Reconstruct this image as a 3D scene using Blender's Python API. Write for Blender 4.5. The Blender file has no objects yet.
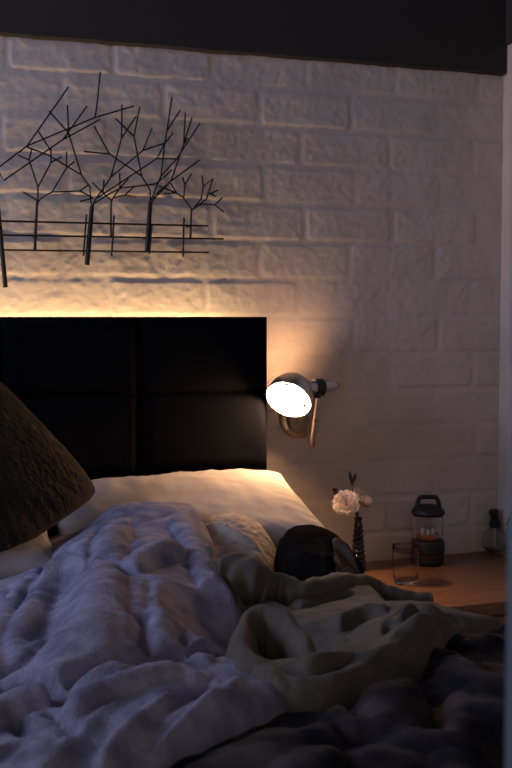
import bpy, bmesh, math, random
import numpy as np
from mathutils import Vector, Matrix
random.seed(7)
S = bpy.context.scene
COL = S.collection
PI = math.pi
R = math.radians

# ------------------------------------------------------------------ camera frame
FPX = 1067.0
TH, PT = R(18.0), R(3.6)
FW = Vector((math.sin(TH)*math.cos(PT), math.cos(TH)*math.cos(PT), -math.sin(PT)))
RT = Vector((math.cos(TH), -math.sin(TH), 0))
UP = RT.cross(FW)
CAM = -2.43*FW
CAM.z = 1.05

def ray(px, py): return FW + RT*((px-256)/FPX) - UP*((py-384)/FPX)
def at_y(px, py, Y):
    d = ray(px, py); return CAM + d*((Y-CAM.y)/d.y)
def at_z(px, py, Z):
    d = ray(px, py); return CAM + d*((Z-CAM.z)/d.z)

cam_d = bpy.data.cameras.new('camera'); cam = bpy.data.objects.new('camera', cam_d); COL.objects.link(cam)
cam.location = CAM; cam.rotation_euler = (PI/2-PT, 0, -TH)
cam_d.sensor_fit = 'VERTICAL'; cam_d.sensor_height = 36; cam_d.sensor_width = 24; cam_d.lens = 36*FPX/768
cam_d.dof.use_dof = True; cam_d.dof.focus_distance = 1.85; cam_d.dof.aperture_fstop = 11
cam_d.clip_start = 0.02
S.camera = cam

# ------------------------------------------------------------------ object helpers
def link(name, me, m=None, parent=None, smooth=True):
    o = bpy.data.objects.new(name, me); COL.objects.link(o)
    if m is not None and not me.materials: me.materials.append(m)
    if parent is not None: o.parent = parent
    if smooth:
        for p in me.polygons: p.use_smooth = True
    return o
def obj(name, bm, m=None, parent=None, smooth=True, auto=None):
    bmesh.ops.recalc_face_normals(bm, faces=bm.faces)
    me = bpy.data.meshes.new(name); bm.to_mesh(me); bm.free()
    o = link(name, me, m, parent, smooth)
    if auto is not None:
        me.set_sharp_from_angle(angle=R(auto))
    return o
def tag(o, label, cat, group=None, kind=None):
    o['label'] = label; o['category'] = cat
    if group: o['group'] = group
    if kind: o['kind'] = kind
    return o
def thing(name, label, cat, loc=(0,0,0), rot=(0,0,0), group=None):
    o = bpy.data.objects.new(name, None); COL.objects.link(o)
    o.location = loc; o.rotation_euler = rot; o.empty_display_size = .05
    return tag(o, label, cat, group)
def struct(name, bm, m, parent=None, smooth=False):
    o = obj(name, bm, m, parent, smooth)
    if parent is None: o['kind'] = 'structure'
    return o

def box(bm, x0, x1, y0, y1, z0, z1, bev=0, seg=2):
    r = bmesh.ops.create_cube(bm, size=1)
    for v in r['verts']:
        v.co = Vector(((x0+x1)/2+v.co.x*(x1-x0), (y0+y1)/2+v.co.y*(y1-y0), (z0+z1)/2+v.co.z*(z1-z0)))
    if bev:
        es = list({e for v in r['verts'] for e in v.link_edges})
        bmesh.ops.bevel(bm, geom=es, offset=bev, segments=seg, profile=.5, affect='EDGES')
def lathe(bm, prof, n=48, mat=None, close=False):
    M = mat or Matrix()
    rings = []
    for r, z in prof:
        if r < 1e-6: rings.append([bm.verts.new(M @ Vector((0,0,z)))])
        else: rings.append([bm.verts.new(M @ Vector((r*math.cos(2*PI*i/n), r*math.sin(2*PI*i/n), z))) for i in range(n)])
    for a, b in zip(rings, rings[1:]):
        for i in range(n):
            j = (i+1) % n
            if len(a) == 1 and len(b) == 1: continue
            if len(a) == 1: bm.faces.new((a[0], b[i], b[j]))
            elif len(b) == 1: bm.faces.new((a[i], a[j], b[0]))
            else: bm.faces.new((a[i], a[j], b[j], b[i]))
    return rings
def frame_z(d, p):      # matrix whose z axis runs along d, at p
    q = Vector(d).normalized().to_track_quat('Z', 'Y')
    return Matrix.Translation(p) @ q.to_matrix().to_4x4()
def tube(bm, pts, r, n=8, caps=True):
    pts = [Vector(p) for p in pts]
    rs = r if isinstance(r, (list, tuple)) else [r]*len(pts)
    rings = []; prev = None
    for i, p in enumerate(pts):
        t = ((pts[min(i+1, len(pts)-1)]-pts[max(i-1, 0)])).normalized()
        if prev is None: a = t.orthogonal().normalized()
        else: a = (prev - t*prev.dot(t)).normalized()
        prev = a; b = t.cross(a)
        rings.append([bm.verts.new(p + (a*math.cos(2*PI*k/n)+b*math.sin(2*PI*k/n))*rs[i]) for k in range(n)])
    for A, B in zip(rings, rings[1:]):
        for k in range(n): bm.faces.new((A[k], A[(k+1) % n], B[(k+1) % n], B[k]))
    if caps: bm.faces.new(rings[0][::-1]); bm.faces.new(rings[-1])
def smooth_path(pts, sub=6):
    pts = [Vector(p) for p in pts]
    out = []
    for i in range(len(pts)-1):
        p0, p1, p2, p3 = pts[max(i-1,0)], pts[i], pts[i+1], pts[min(i+2,len(pts)-1)]
        for k in range(sub):
            t = k/sub
            out.append(.5*((2*p1)+(p2-p0)*t+(2*p0-5*p1+4*p2-p3)*t*t+(3*p1-p0-3*p2+p3)*t**3))
    out.append(pts[-1]); return out

# ------------------------------------------------------------------ numpy noise
rng = np.random.RandomState(11)
PERM = rng.permutation(512)
GA = rng.rand(512)*2*np.pi
GX, GY = np.cos(GA), np.sin(GA)
def pnoise(x, y, seed=0):
    x = np.asarray(x, float)+seed*17.31; y = np.asarray(y, float)+seed*7.77
    xi = np.floor(x).astype(int); yi = np.floor(y).astype(int); xf = x-xi; yf = y-yi
    u = xf**3*(xf*(xf*6-15)+10); v = yf**3*(yf*(yf*6-15)+10)
    def g(i, j, dx, dy):
        h = PERM[(PERM[i & 511] + j) & 511]; return GX[h]*dx+GY[h]*dy
    a = g(xi, yi, xf, yf); b = g(xi+1, yi, xf-1, yf); c = g(xi, yi+1, xf, yf-1); d = g(xi+1, yi+1, xf-1, yf-1)
    return (a*(1-u)+b*u)*(1-v)+(c*(1-u)+d*u)*v
def fbm(x, y, o=4, seed=0):
    s = 0; a = 1
    for k in range(o): s = s + a*pnoise(x*2**k, y*2**k, seed+k); a *= .5
    return s
def sstep(a, b, x):
    t = np.clip((x-a)/(b-a), 0, 1); return t*t*(3-2*t)

# ------------------------------------------------------------------ materials
def mat(name, col, rough=.6, metal=0, spec=.5, noise=None, bump=None, sheen=0, trans=0, ior=1.45, emit=None, coat=0):
    m = bpy.data.materials.new(name); m.use_nodes = True
    nt = m.node_tree; b = nt.nodes['Principled BSDF']
    b.inputs['Base Color'].default_value = (*col, 1); b.inputs['Roughness'].default_value = rough
    b.inputs['Metallic'].default_value = metal; b.inputs['Specular IOR Level'].default_value = spec
    b.inputs['Sheen Weight'].default_value = sheen; b.inputs['Transmission Weight'].default_value = trans
    b.inputs['IOR'].default_value = ior; b.inputs['Coat Weight'].default_value = coat
    if emit:
        b.inputs['Emission Color'].default_value = (*emit[:3], 1); b.inputs['Emission Strength'].default_value = emit[3]
    tc = nt.nodes.new('ShaderNodeTexCoord')
    if noise:               # (scale, second colour, contrast lo, hi, detail)
        n = nt.nodes.new('ShaderNodeTexNoise'); n.inputs['Scale'].default_value = noise[0]; n.inputs['Detail'].default_value = noise[4] if len(noise) > 4 else 5
        nt.links.new(tc.outputs['Object'], n.inputs['Vector'])
        r = nt.nodes.new('ShaderNodeValToRGB'); r.color_ramp.elements[0].position = noise[2]; r.color_ramp.elements[1].position = noise[3]
        r.color_ramp.elements[0].color = (*col, 1); r.color_ramp.elements[1].color = (*noise[1], 1)
        nt.links.new(n.outputs['Fac'], r.inputs['Fac']); nt.links.new(r.outputs['Color'], b.inputs['Base Color'])
    if bump:                # (scale, strength, distance)
        n2 = nt.nodes.new('ShaderNodeTexNoise'); n2.inputs['Scale'].default_value = bump[0]; n2.inputs['Detail'].default_value = 6
        nt.links.new(tc.outputs['Object'], n2.inputs['Vector'])
        bp = nt.nodes.new('ShaderNodeBump'); bp.inputs['Strength'].default_value = bump[1]; bp.inputs['Distance'].default_value = bump[2]
        nt.links.new(n2.outputs['Fac'], bp.inputs['Height']); nt.links.new(bp.outputs['Normal'], b.inputs['Normal'])
    return m
M = {}
M['brick'] = mat('painted_brick', (.58,.495,.44), .62, spec=.35, noise=(9, (.52,.44,.39), .35, .7), bump=(160, .25, .002))
M['plaster'] = mat('plaster', (.42,.38,.35), .8, bump=(60, .2, .002))
M['dark_paint'] = mat('dark_paint', (.045,.040,.036), .9, spec=.1, bump=(40, .2, .002))
M['frame_paint'] = mat('frame_paint', (.11,.155,.175), .6)
M['floor_wood'] = mat('floor_wood', (.12,.07,.04), .5)
M['head_fabric'] = mat('headboard_fabric', (.0022,.0026,.0042), .95, spec=.03, bump=(900, .3, .0006))
M['duvet'] = mat('lavender_plush', (.160,.150,.228), .95, spec=.1, noise=(24, (.33,.31,.42), .36, .66, 9), bump=(300, .8, .003), sheen=.1)
M['sheet'] = mat('sheet_cotton', (.21,.19,.225), .9, spec=.1, bump=(700, .2, .0006))
M['pillow'] = mat('pillow_cotton', (.44,.405,.385), .85, spec=.15, bump=(45, .25, .004))
M['pillow_shaded'] = mat('pillow_cotton_shaded', (.30,.27,.26), .9, spec=.1, bump=(45, .25, .004))  # same cotton as the other pillow, with shade put into its colour
M['cream_sheet'] = mat('crumpled_cotton', (.50,.42,.36), .9, spec=.1, bump=(700, .25, .0006))
M['olive'] = mat('olive_fleece', (.098,.085,.066), .95, spec=.1, noise=(30, (.135,.116,.09), .35, .7), bump=(800, .45, .001), sheen=.05)
M['navy'] = mat('navy_plush', (.006,.006,.010), .95, spec=.1, noise=(18, (.060,.048,.052), .42, .68, 6), bump=(500, .5, .002), sheen=.03)
M['black_cloth'] = mat('black_cloth', (.011,.0105,.0105), 1.0, spec=.0, bump=(600, .3, .001))
M['lining'] = mat('brown_lining', (.10,.066,.050), .9, spec=.1, bump=(600, .3, .001))
M['mattress'] = mat('mattress_ticking', (.6,.58,.56), .9)
M['bed_frame'] = mat('bed_frame_fabric', (.02,.02,.024), .9)
M['nickel'] = mat('brushed_nickel', (.64,.59,.53), .34, 1, bump=(300, .06, .001))
M['nickel_dull'] = mat('satin_nickel', (.42,.38,.34), .36, 1)
M['shade_inside'] = mat('white_enamel', (.88,.86,.82), .5)
M['black_plastic'] = mat('black_plastic', (.012,.012,.013), .45)
M['black_iron'] = mat('black_iron', (.012,.011,.011), .55, .3)
M['bulb'] = mat('frosted_bulb', (1,1,1), .5, emit=(1.0,.56,.28, 330))
M['glass'] = mat('clear_glass', (.95,.96,.96), .02, trans=1, ior=1.45)
M['bottle_glass'] = mat('bottle_glass', (.97,.97,.97), .03, trans=1, ior=1.22)
M['frost'] = mat('lantern_globe', (.85,.83,.82), .22, trans=1, ior=1.3)
M['vase'] = mat('dark_green_glass', (.010,.016,.013), .18, spec=.6, coat=.3)
M['petal'] = mat('petal', (.74,.63,.54), .75, spec=.2, noise=(60, (.70,.52,.45), .4, .75))
M['petal_pink'] = mat('petal_pink', (.62,.48,.43), .75, spec=.2, noise=(60, (.70,.58,.52), .4, .75))
M['stem'] = mat('stem', (.03,.035,.02), .7)
M['bud'] = mat('dried_bud', (.035,.028,.024), .8)
M['rubber'] = mat('lantern_rubber', (.014,.012,.012), .6)
M['red'] = mat('red_band', (.14,.022,.014), .5)
M['copper'] = mat('reflector', (.62,.40,.24), .28, 1)
M['liquid'] = mat('soap', (.85,.83,.8), .05, trans=1, ior=1.33)
M['tealglass'] = mat('tinted_bottle', (.45,.6,.66), .1, trans=.7)

def quilt_mat():
    m = mat('quilted_brown', (.020,.018,.016), .95, spec=.05, noise=(22, (.032,.028,.024), .35, .7), sheen=.05)
    return m
M['quilt'] = quilt_mat()
def wood_mat():
    m = mat('oak_wood', (.30,.15,.075), .42, spec=.4)
    nt = m.node_tree; b = nt.nodes['Principled BSDF']
    tc = nt.nodes.new('ShaderNodeTexCoord'); mp = nt.nodes.new('ShaderNodeMapping')
    mp.inputs['Scale'].default_value = (2.2, 38, 38)
    n = nt.nodes.new('ShaderNodeTexNoise'); n.inputs['Scale'].default_value = 1.6; n.inputs['Detail'].default_value = 8; n.inputs['Distortion'].default_value = .6
    r = nt.nodes.new('ShaderNodeValToRGB')
    r.color_ramp.elements[0].position = .3; r.color_ramp.elements[0].color = (.17,.080,.042,1)
    r.color_ramp.elements[1].position = .7; r.color_ramp.elements[1].color = (.29,.145,.078,1)
    nt.links.new(tc.outputs['Object'], mp.inputs['Vector']); nt.links.new(mp.outputs['Vector'], n.inputs['Vector'])
    nt.links.new(n.outputs['Fac'], r.inputs['Fac']); nt.links.new(r.outputs['Color'], b.inputs['Base Color'])
    return m
M['wood'] = wood_mat()

# ------------------------------------------------------------------ the room
XL, XR, YF, YB, ZC = -2.2, .632, 0.0, -1.96, 2.3
JX, JY = None, YB
p = at_y(506.5, 384, YB+.04); JX = p.x

def grid_mesh(name, X, Y, Z, mask=None):
    ny, nx = X.shape
    idx = np.full((ny, nx), -1); 
    if mask is None: mask = np.ones((ny-1, nx-1), bool)
    use = np.zeros((ny, nx), bool)
    use[:-1,:-1] |= mask; use[1:,:-1] |= mask; use[:-1,1:] |= mask; use[1:,1:] |= mask
    idx[use] = np.arange(use.sum())
    v = np.stack([X[use], Y[use], Z[use]], 1)
    f = np.stack([idx[:-1,:-1][mask], idx[:-1,1:][mask], idx[1:,1:][mask], idx[1:,:-1][mask]], 1)
    me = bpy.data.meshes.new(name)
    me.vertices.add(len(v)); me.vertices.foreach_set('co', v.astype(np.float32).ravel())
    me.loops.add(len(f)*4); me.loops.foreach_set('vertex_index', f.astype(np.int32).ravel())
    me.polygons.add(len(f)); me.polygons.foreach_set('loop_start', np.arange(0, len(f)*4, 4, dtype=np.int32))
    me.update(calc_edges=True); me.validate()
    return me

# brick wall behind the bed: real relief, thick paint over running bond
def brick_wall():
    xs = np.concatenate([np.arange(XL, -.82, .012), np.arange(-.82, XR+.02, .0036), [XR+.03]])
    zs = np.concatenate([np.arange(0, .42, .02), np.arange(.42, 1.66, .0036), np.arange(1.67, ZC+.01, .03)])
    X, Z = np.meshgrid(xs, zs)
    wob = .0035*pnoise(X*14, Z*14, 3)+.0018*pnoise(X*45, Z*45, 5)
    wob2 = .0035*pnoise(X*14, Z*14, 8)+.0018*pnoise(X*45, Z*45, 9)
    ph, pw = .0858, .222
    zz = (Z+wob-1.049)/ph; row = np.floor(zz).astype(int); fz = (zz-row)*ph
    off = np.where(row % 2 == 1, .014, .117)
    # the row between z 1.488 and 1.574 (row 5) has a joint at x=.014
    jit = .012*(((row*37) % 7)/3.5-1)
    xx = (X+wob2-off-jit)/pw; colm = np.floor(xx).astype(int); fx = (xx-colm)*pw
    dz = np.minimum(fz, ph-fz); dx = np.minimum(fx, pw-fx)
    d = -np.log(np.exp(-dz/.004)+np.exp(-dx/.004))*.004      # soft min: rounded corners
    h = hash_rc = ((row*7349+colm*9151) % 997)/997.0
    h2 = ((row*3571+colm*6151) % 991)/991.0
    fill = .55+.45*sstep(-.25, .3, pnoise(X*5, Z*5, 12))      # paint fills some joints
    vfill = np.where(dx < dz, .6, 1.0)
    face = sstep(.003, .010, d)
    rel = face*(.0018*fill*vfill) + face*(.0014*(h-.5) + (fz/ph-.5)*.003*(h2-.5))
    rel += .0009*fbm(X*11, Z*11, 4, 20) + .0007*fbm(X*60, Z*60, 3, 30)
    rel += face*.0006*np.maximum(0, fbm(X*26, Z*38, 3, 40))*2
    Y = .006-rel*1.15
    me = grid_mesh('wall_front', X, Y, Z)
    me.flip_normals() if hasattr(me, 'flip_normals') else None
    o = link('wall_back', me, M['brick']); o['kind'] = 'structure'
    return o
brick_wall()

YE = -3.9
bm = bmesh.new(); box(bm, XL-.1, XR+.15, YE-.1, .1, -.05, 0); struct('floor', bm, M['floor_wood'])
bm = bmesh.new(); box(bm, XL-.1, XR+.15, YE-.1, .1, ZC, ZC+.05); struct('ceiling', bm, M['dark_paint'])
bm = bmesh.new(); box(bm, XR, XR+.1, YE, .1, 0, ZC); struct('wall_right', bm, M['brick'])
SY0, SY1, SZ0, SZ1 = -1.3, -.2, 1.15, 2.2
bm = bmesh.new()
for a in ((YE, SY0, 0, ZC), (SY1, .1, 0, ZC), (SY0, SY1, 0, SZ0), (SY0, SY1, SZ1, ZC)):
    box(bm, XL-.1, XL, *a)
struct('wall_left', bm, M['plaster'])
bm = bmesh.new()
for a in ((SY0, SY0+.05, SZ0, SZ1), (SY1-.05, SY1, SZ0, SZ1), (SY0+.05, SY1-.05, SZ0, SZ0+.05), (SY0+.05, SY1-.05, SZ1-.05, SZ1)):
    box(bm, XL-.08, XL-.03, *a)
struct('window_2', bm, M['frame_paint'])
# far wall of the room behind the camera, built round an opening added for the fill
WX0, WX1, WZ0, WZ1 = -2.0, -.5, .95, 2.15
bm = bmesh.new()
for a in ((XL, WX0, 0, ZC), (WX1, XR, 0, ZC), (WX0, WX1, 0, WZ0), (WX0, WX1, WZ1, ZC)):
    box(bm, a[0], a[1], YE-.1, YE, a[2], a[3])
struct('wall_front', bm, M['plaster'])
bm = bmesh.new()
for a in ((WX0, WX0+.05, WZ0, WZ1), (WX1-.05, WX1, WZ0, WZ1), (WX0+.05, WX1-.05, WZ0, WZ0+.05), (WX0+.05, WX1-.05, WZ1-.05, WZ1)):
    box(bm, a[0], a[1], YE-.08, YE-.03, a[2], a[3])
wf = struct('front_fill_frame', bm, M['frame_paint'])  # unseen frame, added only to carry the warm front fill
# near partition whose opening the camera looks through
bm = bmesh.new(); box(bm, JX, JX+.16, YB-.02, YB+.04, 0, ZC, .004); struct('trim_1', bm, M['frame_paint'])
# dark band along the top of the brickwork and the dark bulkhead over it
zb = at_y(250, 54, -.012).z
bm = bmesh.new()
n = 160; top = []
xs = [XL+(.626-XL)*i/n for i in range(n+1)]
rows = []
for i, x in enumerate(xs):
    w = .0035*float(pnoise(x*9, .3, 50))+.0022*float(pnoise(x*40, .7, 51))
    rows.append([bm.verts.new((x, y, z)) for y, z in ((.02, zb+w), (-.009, zb+w), (-.012, zb+.004+w), (-.012, ZC), (.02, ZC))])
for a, b in zip(rows, rows[1:]):
    for k in range(5): bm.faces.new((a[k], a[(k+1) % 5], b[(k+1) % 5], b[k]))
bm.faces.new(rows[0]); bm.faces.new(rows[-1][::-1])
struct('trim_2', bm, M['dark_paint'])
bm = bmesh.new(); box(bm, XR-.006, XR+.01, -.75, .01, zb+.069, ZC); struct('trim_3', bm, M['dark_paint'])

# ------------------------------------------------------------------ headboard
def headboard():
    t = thing('headboard', 'black upholstered headboard of stitched rectangular panels against the brick wall', 'headboard', (-.8,-.08,0))
    x1, pw = -.007, .285
    def loc(bm): bmesh.ops.translate(bm, verts=bm.verts, vec=(.8, .08, 0))
    bm = bmesh.new(); box(bm, x1-pw*6+.004, x1-.004, -.098, -.045, 0, 1.047, .006); loc(bm); obj('backing_board', bm, M['head_fabric'], t, auto=40)
    zr = [1.05, .888, .717, .546, .375]
    for k in range(6):
        for j in range(4):
            bm = bmesh.new(); a = x1-pw*(k+1); c = zr[j+1]; nx, nz = 28, 18
            W, H = pw, zr[j]-zr[j+1]; V = []
            for q in range(nz+1):
                V.append([])
                for i in range(nx+1):
                    u, v = i/nx, q/nz
                    u = .5-.5*math.cos(PI*u); v = .5-.5*math.cos(PI*v)
                    du, dv = min(u, 1-u)*W, min(v, 1-v)*H
                    e = min(1, du/.022); f = min(1, dv/.022)
                    puff = .022*(1-(1-e)**2.5)*(1-(1-f)**2.5)
                    V[-1].append(bm.verts.new((a+u*W, -.098-puff, c+v*H)))
            for q in range(nz):
                for i in range(nx): bm.faces.new((V[q][i], V[q][i+1], V[q+1][i+1], V[q+1][i]))
            loc(bm); o = obj('panel', bm, M['head_fabric'], t)
    return t
headboard()

# ------------------------------------------------------------------ metal wall art
def wall_art():
    Y = -.034
    t = thing('metal_wall_art', 'black iron wall sculpture of bare trees behind a rail fence, hung on the white brick', 'wall art', (-.35, 0, 1.2))
    def P(x, y, dy=0): return at_y(x, y, Y+dy) - Vector((-.35, 0, 1.2))
    def part(name, parent, lines, r, dy=0, n=6):
        bm = bmesh.new()
        for L in lines: tube(bm, [P(x, y, dy) for x, y in L], r, n)
        return obj(name, bm, M['black_iron'], parent, auto=50)
    def trunk(parent, a, b, w, dy=0):
        bm = bmesh.new(); pa, pb = P(*a, dy), P(*b, dy)
        tube(bm, [pa, pa*.5+pb*.5, pb], [w*.42, w*.48, w*.5], 8); return obj('trunk', bm, M['black_iron'], parent, auto=50)
    for L in ([(-70,219),(0,221),(208,226)], [(-60,233.5),(0,235),(224,239)], [(-70,249),(0,250),(209,252.5)]):
        part('rail', t, [L], .0021, -.004)
    for L in ([(86.5,214),(83.5,256)], [(114.2,215.5),(111.6,256)], [(184,217.5),(183,257)], [(152,224),(149.3,254)], [(-40,212),(-42,255)]):
        part('post', t, [L], .0020, -.008)
    trees = [
     # trunk top, base, width(m), dy, branches
     ((-4,186),(5.5,287.5),.010,-.010,[[(-4,186),(-14,166)],[(-14,166),(0,166.5),(27,146),(68.5,87)],[(27,146),(95,117.5),(134,106)],[(95,117.5),(96.6,108),(100.3,72)],
        [(-30,182),(-4,186)],[(-14,166),(-46,142)],[(-10,168),(0,174),(3.6,180.5),(63,139.5),(100,119.5)],[(63,139.5),(87,106)],[(-30,182),(-70,150)],[(-46,142),(-60,100)]]),
     ((37,203),(34.8,250),.0065,0,[[(37,203),(36.5,200),(23,192)],[(38,204),(38,187),(29,160),(18,155)],[(29,160),(32,148)],[(38,187),(51,162.5),(51,149)],[(51,162.5),(61.5,157)],
        [(37,203),(42,197.5),(52,192),(66.5,168),(66.5,152)],[(66.5,168),(74.5,161.5)],[(52,192),(80,191),(89,184.5)]]),
     ((92,206),(87,265),.011,-.004,[[(92,206),(90.5,200),(90,187),(81.5,175),(68.5,133),(67.5,105)],[(81.5,175),(49,155.5),(27,147)],[(68.5,133),(49,111)],[(51,151),(37.5,130)],
        [(93,206),(95,200),(111,177),(121.5,138),(122,104.5)],[(121.5,138),(136,116.5)],[(111,177),(143,150.4),(152.3,127.5)],[(143,150.4),(165,143)],[(109,154),(84,151.5)],[(94,126),(109.5,154),(141.7,176)],
        [(93,204),(111,193),(121.5,188),(155.7,184),(172,170)],[(97,198),(157,158.5),(164.6,143)],[(157,158.5),(177.5,159)],[(68.5,133),(63,139)],[(93,198),(80,201.5)],[(80,191),(93,198)]]),
     ((111,205),(111,238),.0045,.004,[[(111,205),(111,200),(103,193),(92,182.5)],[(103,193),(104,179.5)],[(111,203),(113,198),(125,195),(136,197)],[(125,195),(134,186.5)],[(113,198),(120,188),(119.6,173)],[(120,188),(128.5,178.5)]]),
     ((150.4,201),(147,252.5),.011,-.003,[[(150.4,201),(150,190),(141.7,176),(134,136.5),(139.7,107)],[(134,136.5),(115.6,118.5)],[(151,200),(161,176),(164.6,143.5),(167,131),(171.8,97)],[(167,131),(180.3,110)],[(164.6,143.5),(173,133)],
        [(152,201),(171,181),(183.6,144.6),(185.3,113)],[(183.6,144.6),(192,117.5)],[(161,176),(177,158.5),(199.7,123.5)],[(183.6,144.6),(188,138)],[(153,200),(155,195),(171,181),(199.6,160)]]),
     ((191.2,212),(190.5,238.5),.0048,.002,[[(191.2,212),(190.8,208),(183.6,198),(185,185),(191.5,173.5)],[(185,185),(182.4,177)],[(183.6,198),(176.5,193),(170.5,183)],[(176.5,193),(163.5,193.6)],[(176.5,193),(159,186)],
        [(191.5,211),(201,199),(203.2,186.5),(202,175.5)],[(203.2,186.5),(213,178.5),(206.5,198.7),(193.5,209)],[(205,204),(215,205),(222.3,197.5)],[(215,205),(223.8,212)],[(209.5,194),(218,190)],[(209.8,193),(215.5,196.5)],[(198,205),(205,204)]]),
    ]
    for top, base, w, dy, brs in trees:
        tr = bpy.data.objects.new('tree', None); COL.objects.link(tr); tr.parent = t
        trunk(tr, top, base, w, dy)
        for L in brs:
            part('branch', tr, [L], .0017, dy)
    for x, y in ((60,250),(35,236),(147,238),(190.5,226)):
        bm = bmesh.new(); p = P(x, y); tube(bm, [p, Vector((p.x, .004, p.z))], .002, 6)
        obj('wall_pin', bm, M['black_iron'], t)
wall_art()

# ------------------------------------------------------------------ wall lamp
def sconce():
    O = at_y(288.5, 400, -.165)
    d = Vector((-.526,-.585,-.613)).normalized()
    s0, tip = at_y(303, 388.4, -.142), at_y(341.5, 384.6, -.085)
    bd = (tip-s0).normalized(); Ln = (tip-s0).length
    base = at_y(298, 418, 0)
    t = thing('wall_lamp', 'lit nickel reading lamp with a dome shade, fixed to the brick wall beside the headboard', 'lamp', (base.x, 0, base.z))
    inv = Matrix.Translation(-Vector((base.x, 0, base.z)))
    def part(name, bm, m, parent=t, auto=40):
        bmesh.ops.transform(bm, matrix=inv, verts=bm.verts); return obj(name, bm, m, parent, auto=auto)
    bm = bmesh.new(); lathe(bm, [(0,.024),(.028,.024),(.031,.021),(.034,.014),(.040,.012),(.045,.008),(.046,0),(0,0)], 48, frame_z((0,-1,0), Vector((base.x, .001, base.z)))); part('backplate', bm, M['nickel_dull'])
    rb, rt_ = at_y(311.3, 446, -.072), at_y(318.6, 388, -.108)
    a0 = Vector((base.x+.004, -.022, base.z-.006)); a1 = rb*.68+rt_*.32
    bm = bmesh.new(); A = a1-a0; q = frame_z(A, a0); L = A.length
    r = bmesh.ops.create_cube(bm, size=1)
    for v in r['verts']: v.co = Vector((v.co.x*.026, v.co.y*.030, (v.co.z+.5)*L))
    bmesh.ops.bevel(bm, geom=bm.edges[:], offset=.003, segments=2, affect='EDGES'); bmesh.ops.transform(bm, matrix=q, verts=bm.verts)
    part('arm', bm, M['nickel_dull'])
    bm = bmesh.new(); tube(bm, [rb, rb*.97+rt_*.03, rb*.5+rt_*.5, rt_], [.0078, .0086, .0082, .0066], 16); part('rod', bm, M['nickel'])
    bm = bmesh.new(); c = rb*.55+rt_*.45; tube(bm, [c, c+Vector((.002,-.013,-.001))], .0055, 14); part('joint_screw', bm, M['nickel_dull'])
    Fm = frame_z(bd, s0)
    def s(px): return (px-303)/(341.5-303)*Ln
    bm = bmesh.new(); lathe(bm, [(.0138,s(314)),(.0180,s(314)),(.0180,s(320.5)),(.0138,s(320.5)),(.0138,s(314))], 32, Fm)
    bm2 = Matrix(); m0 = s0+bd*s(317.2)
    cl = part('clamp', bm, M['black_plastic'])
    bm = bmesh.new(); tube(bm, [m0+Vector((0,0,-.014)), m0+Vector((0,0,-.024))], .0075, 14); part('clamp_lug', bm, M['black_plastic'], cl)
    bm = bmesh.new(); tube(bm, [m0+Vector((.010,-.004,-.019)), m0+bd*.022+Vector((0,-.004,-.012))], .0030, 10); part('clamp_lever', bm, M['black_plastic'], cl)
    bm = bmesh.new(); lathe(bm, [(0,s(301)),(.0128,s(301)),(.0132,s(307)),(.0138,s(308)),(.0138,s(331)),(.0125,s(333)),(0,s(333))], 40, Fm); so = part('socket', bm, M['nickel'])
    bm = bmesh.new(); lathe(bm, [(0,s(332.5)),(.006,s(332.5)),(.0055,s(335)),(.0065,s(336)),(.0060,s(338)),(.0022,s(338.6)),(.0018,s(341)),(0,s(341.5))], 20, Fm); part('knob', bm, M['nickel_dull'], so)
    # dome shade with a slot shaped to throw a light wedge up the wall
    R0 = .0500; depth = .062; Dm = frame_z(-d, O)
    nA, nB = 120, 30
    Bp = O - d*.012
    bm = bmesh.new(); V = []
    for k in range(nB+1):
        a = k/nB*PI/2; r, z = max(.006, R0*math.cos(a)**.75), depth*math.sin(a)
        V.append([bm.verts.new(Dm @ Vector((r*math.cos(2*PI*i/nA), r*math.sin(2*PI*i/nA), z))) for i in range(nA)])
    def pix_on_wall(p):
        dd = p-Bp
        if dd.y < .002: return None
        w = Bp+dd*((0-Bp.y)/dd.y); q = w-CAM; zz = q.dot(FW)
        return 256+FPX*q.dot(RT)/zz, 384-FPX*q.dot(UP)/zz
    for k in range(nB):
        for i in range(nA):
            j = (i+1) % nA; f = (V[k][i], V[k][j], V[k+1][j], V[k+1][i])
            c = (f[0].co+f[1].co+f[2].co+f[3].co)/4; w = pix_on_wall(c)
            if w and k > 1 and 300 < w[1] < 366 and 274 < w[0] < 298+(366-w[1])*.24: continue
            bm.faces.new(f)
    bm.faces.new(V[nB])
    bmesh.ops.delete(bm, geom=[v for v in bm.verts if not v.link_faces], context='VERTS')
    for f in bm.faces:
        f.normal_update()
        if f.normal.dot(f.calc_center_median()-(O-d*.01)) < 0: f.normal_flip()
    bmesh.ops.transform(bm, matrix=inv, verts=bm.verts)
    me = bpy.data.meshes.new('shade'); bm.to_mesh(me); bm.free()
    me.materials.append(M['nickel']); me.materials.append(M['shade_inside'])
    sh = link('shade', me, None, t)
    sm = sh.modifiers.new('thickness', 'SOLIDIFY'); sm.thickness = .0016; sm.offset = 0; sm.use_rim = True; sm.material_offset = 1; sm.material_offset_rim = 0
    bm = bmesh.new(); lathe(bm, [(0,-.012),(.010,-.0105),(.019,-.003),(.0235,.009),(.021,.021),(.014,.034),(.012,.046),(0,.046)], 32, Dm); part('bulb', bm, M['bulb'])
    rr = ray(304.3, 405.5); c = CAM + rr*(((O-CAM).dot(d)+.013)/rr.dot(d))
    bm = bmesh.new(); bmesh.ops.create_uvsphere(bm, u_segments=12, v_segments=8, radius=.0042, matrix=Matrix.Translation(c)); sw = part('switch', bm, M['black_plastic'])
    bm = bmesh.new(); tube(bm, smooth_path([c, c+Vector((-.004,-.004,-.004)), c+Vector((-.010,-.006,-.016)), c+Vector((-.012,-.006,-.032))]), .0011, 6); part('pull_chain', bm, M['nickel'], sw)
sconce()

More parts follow.
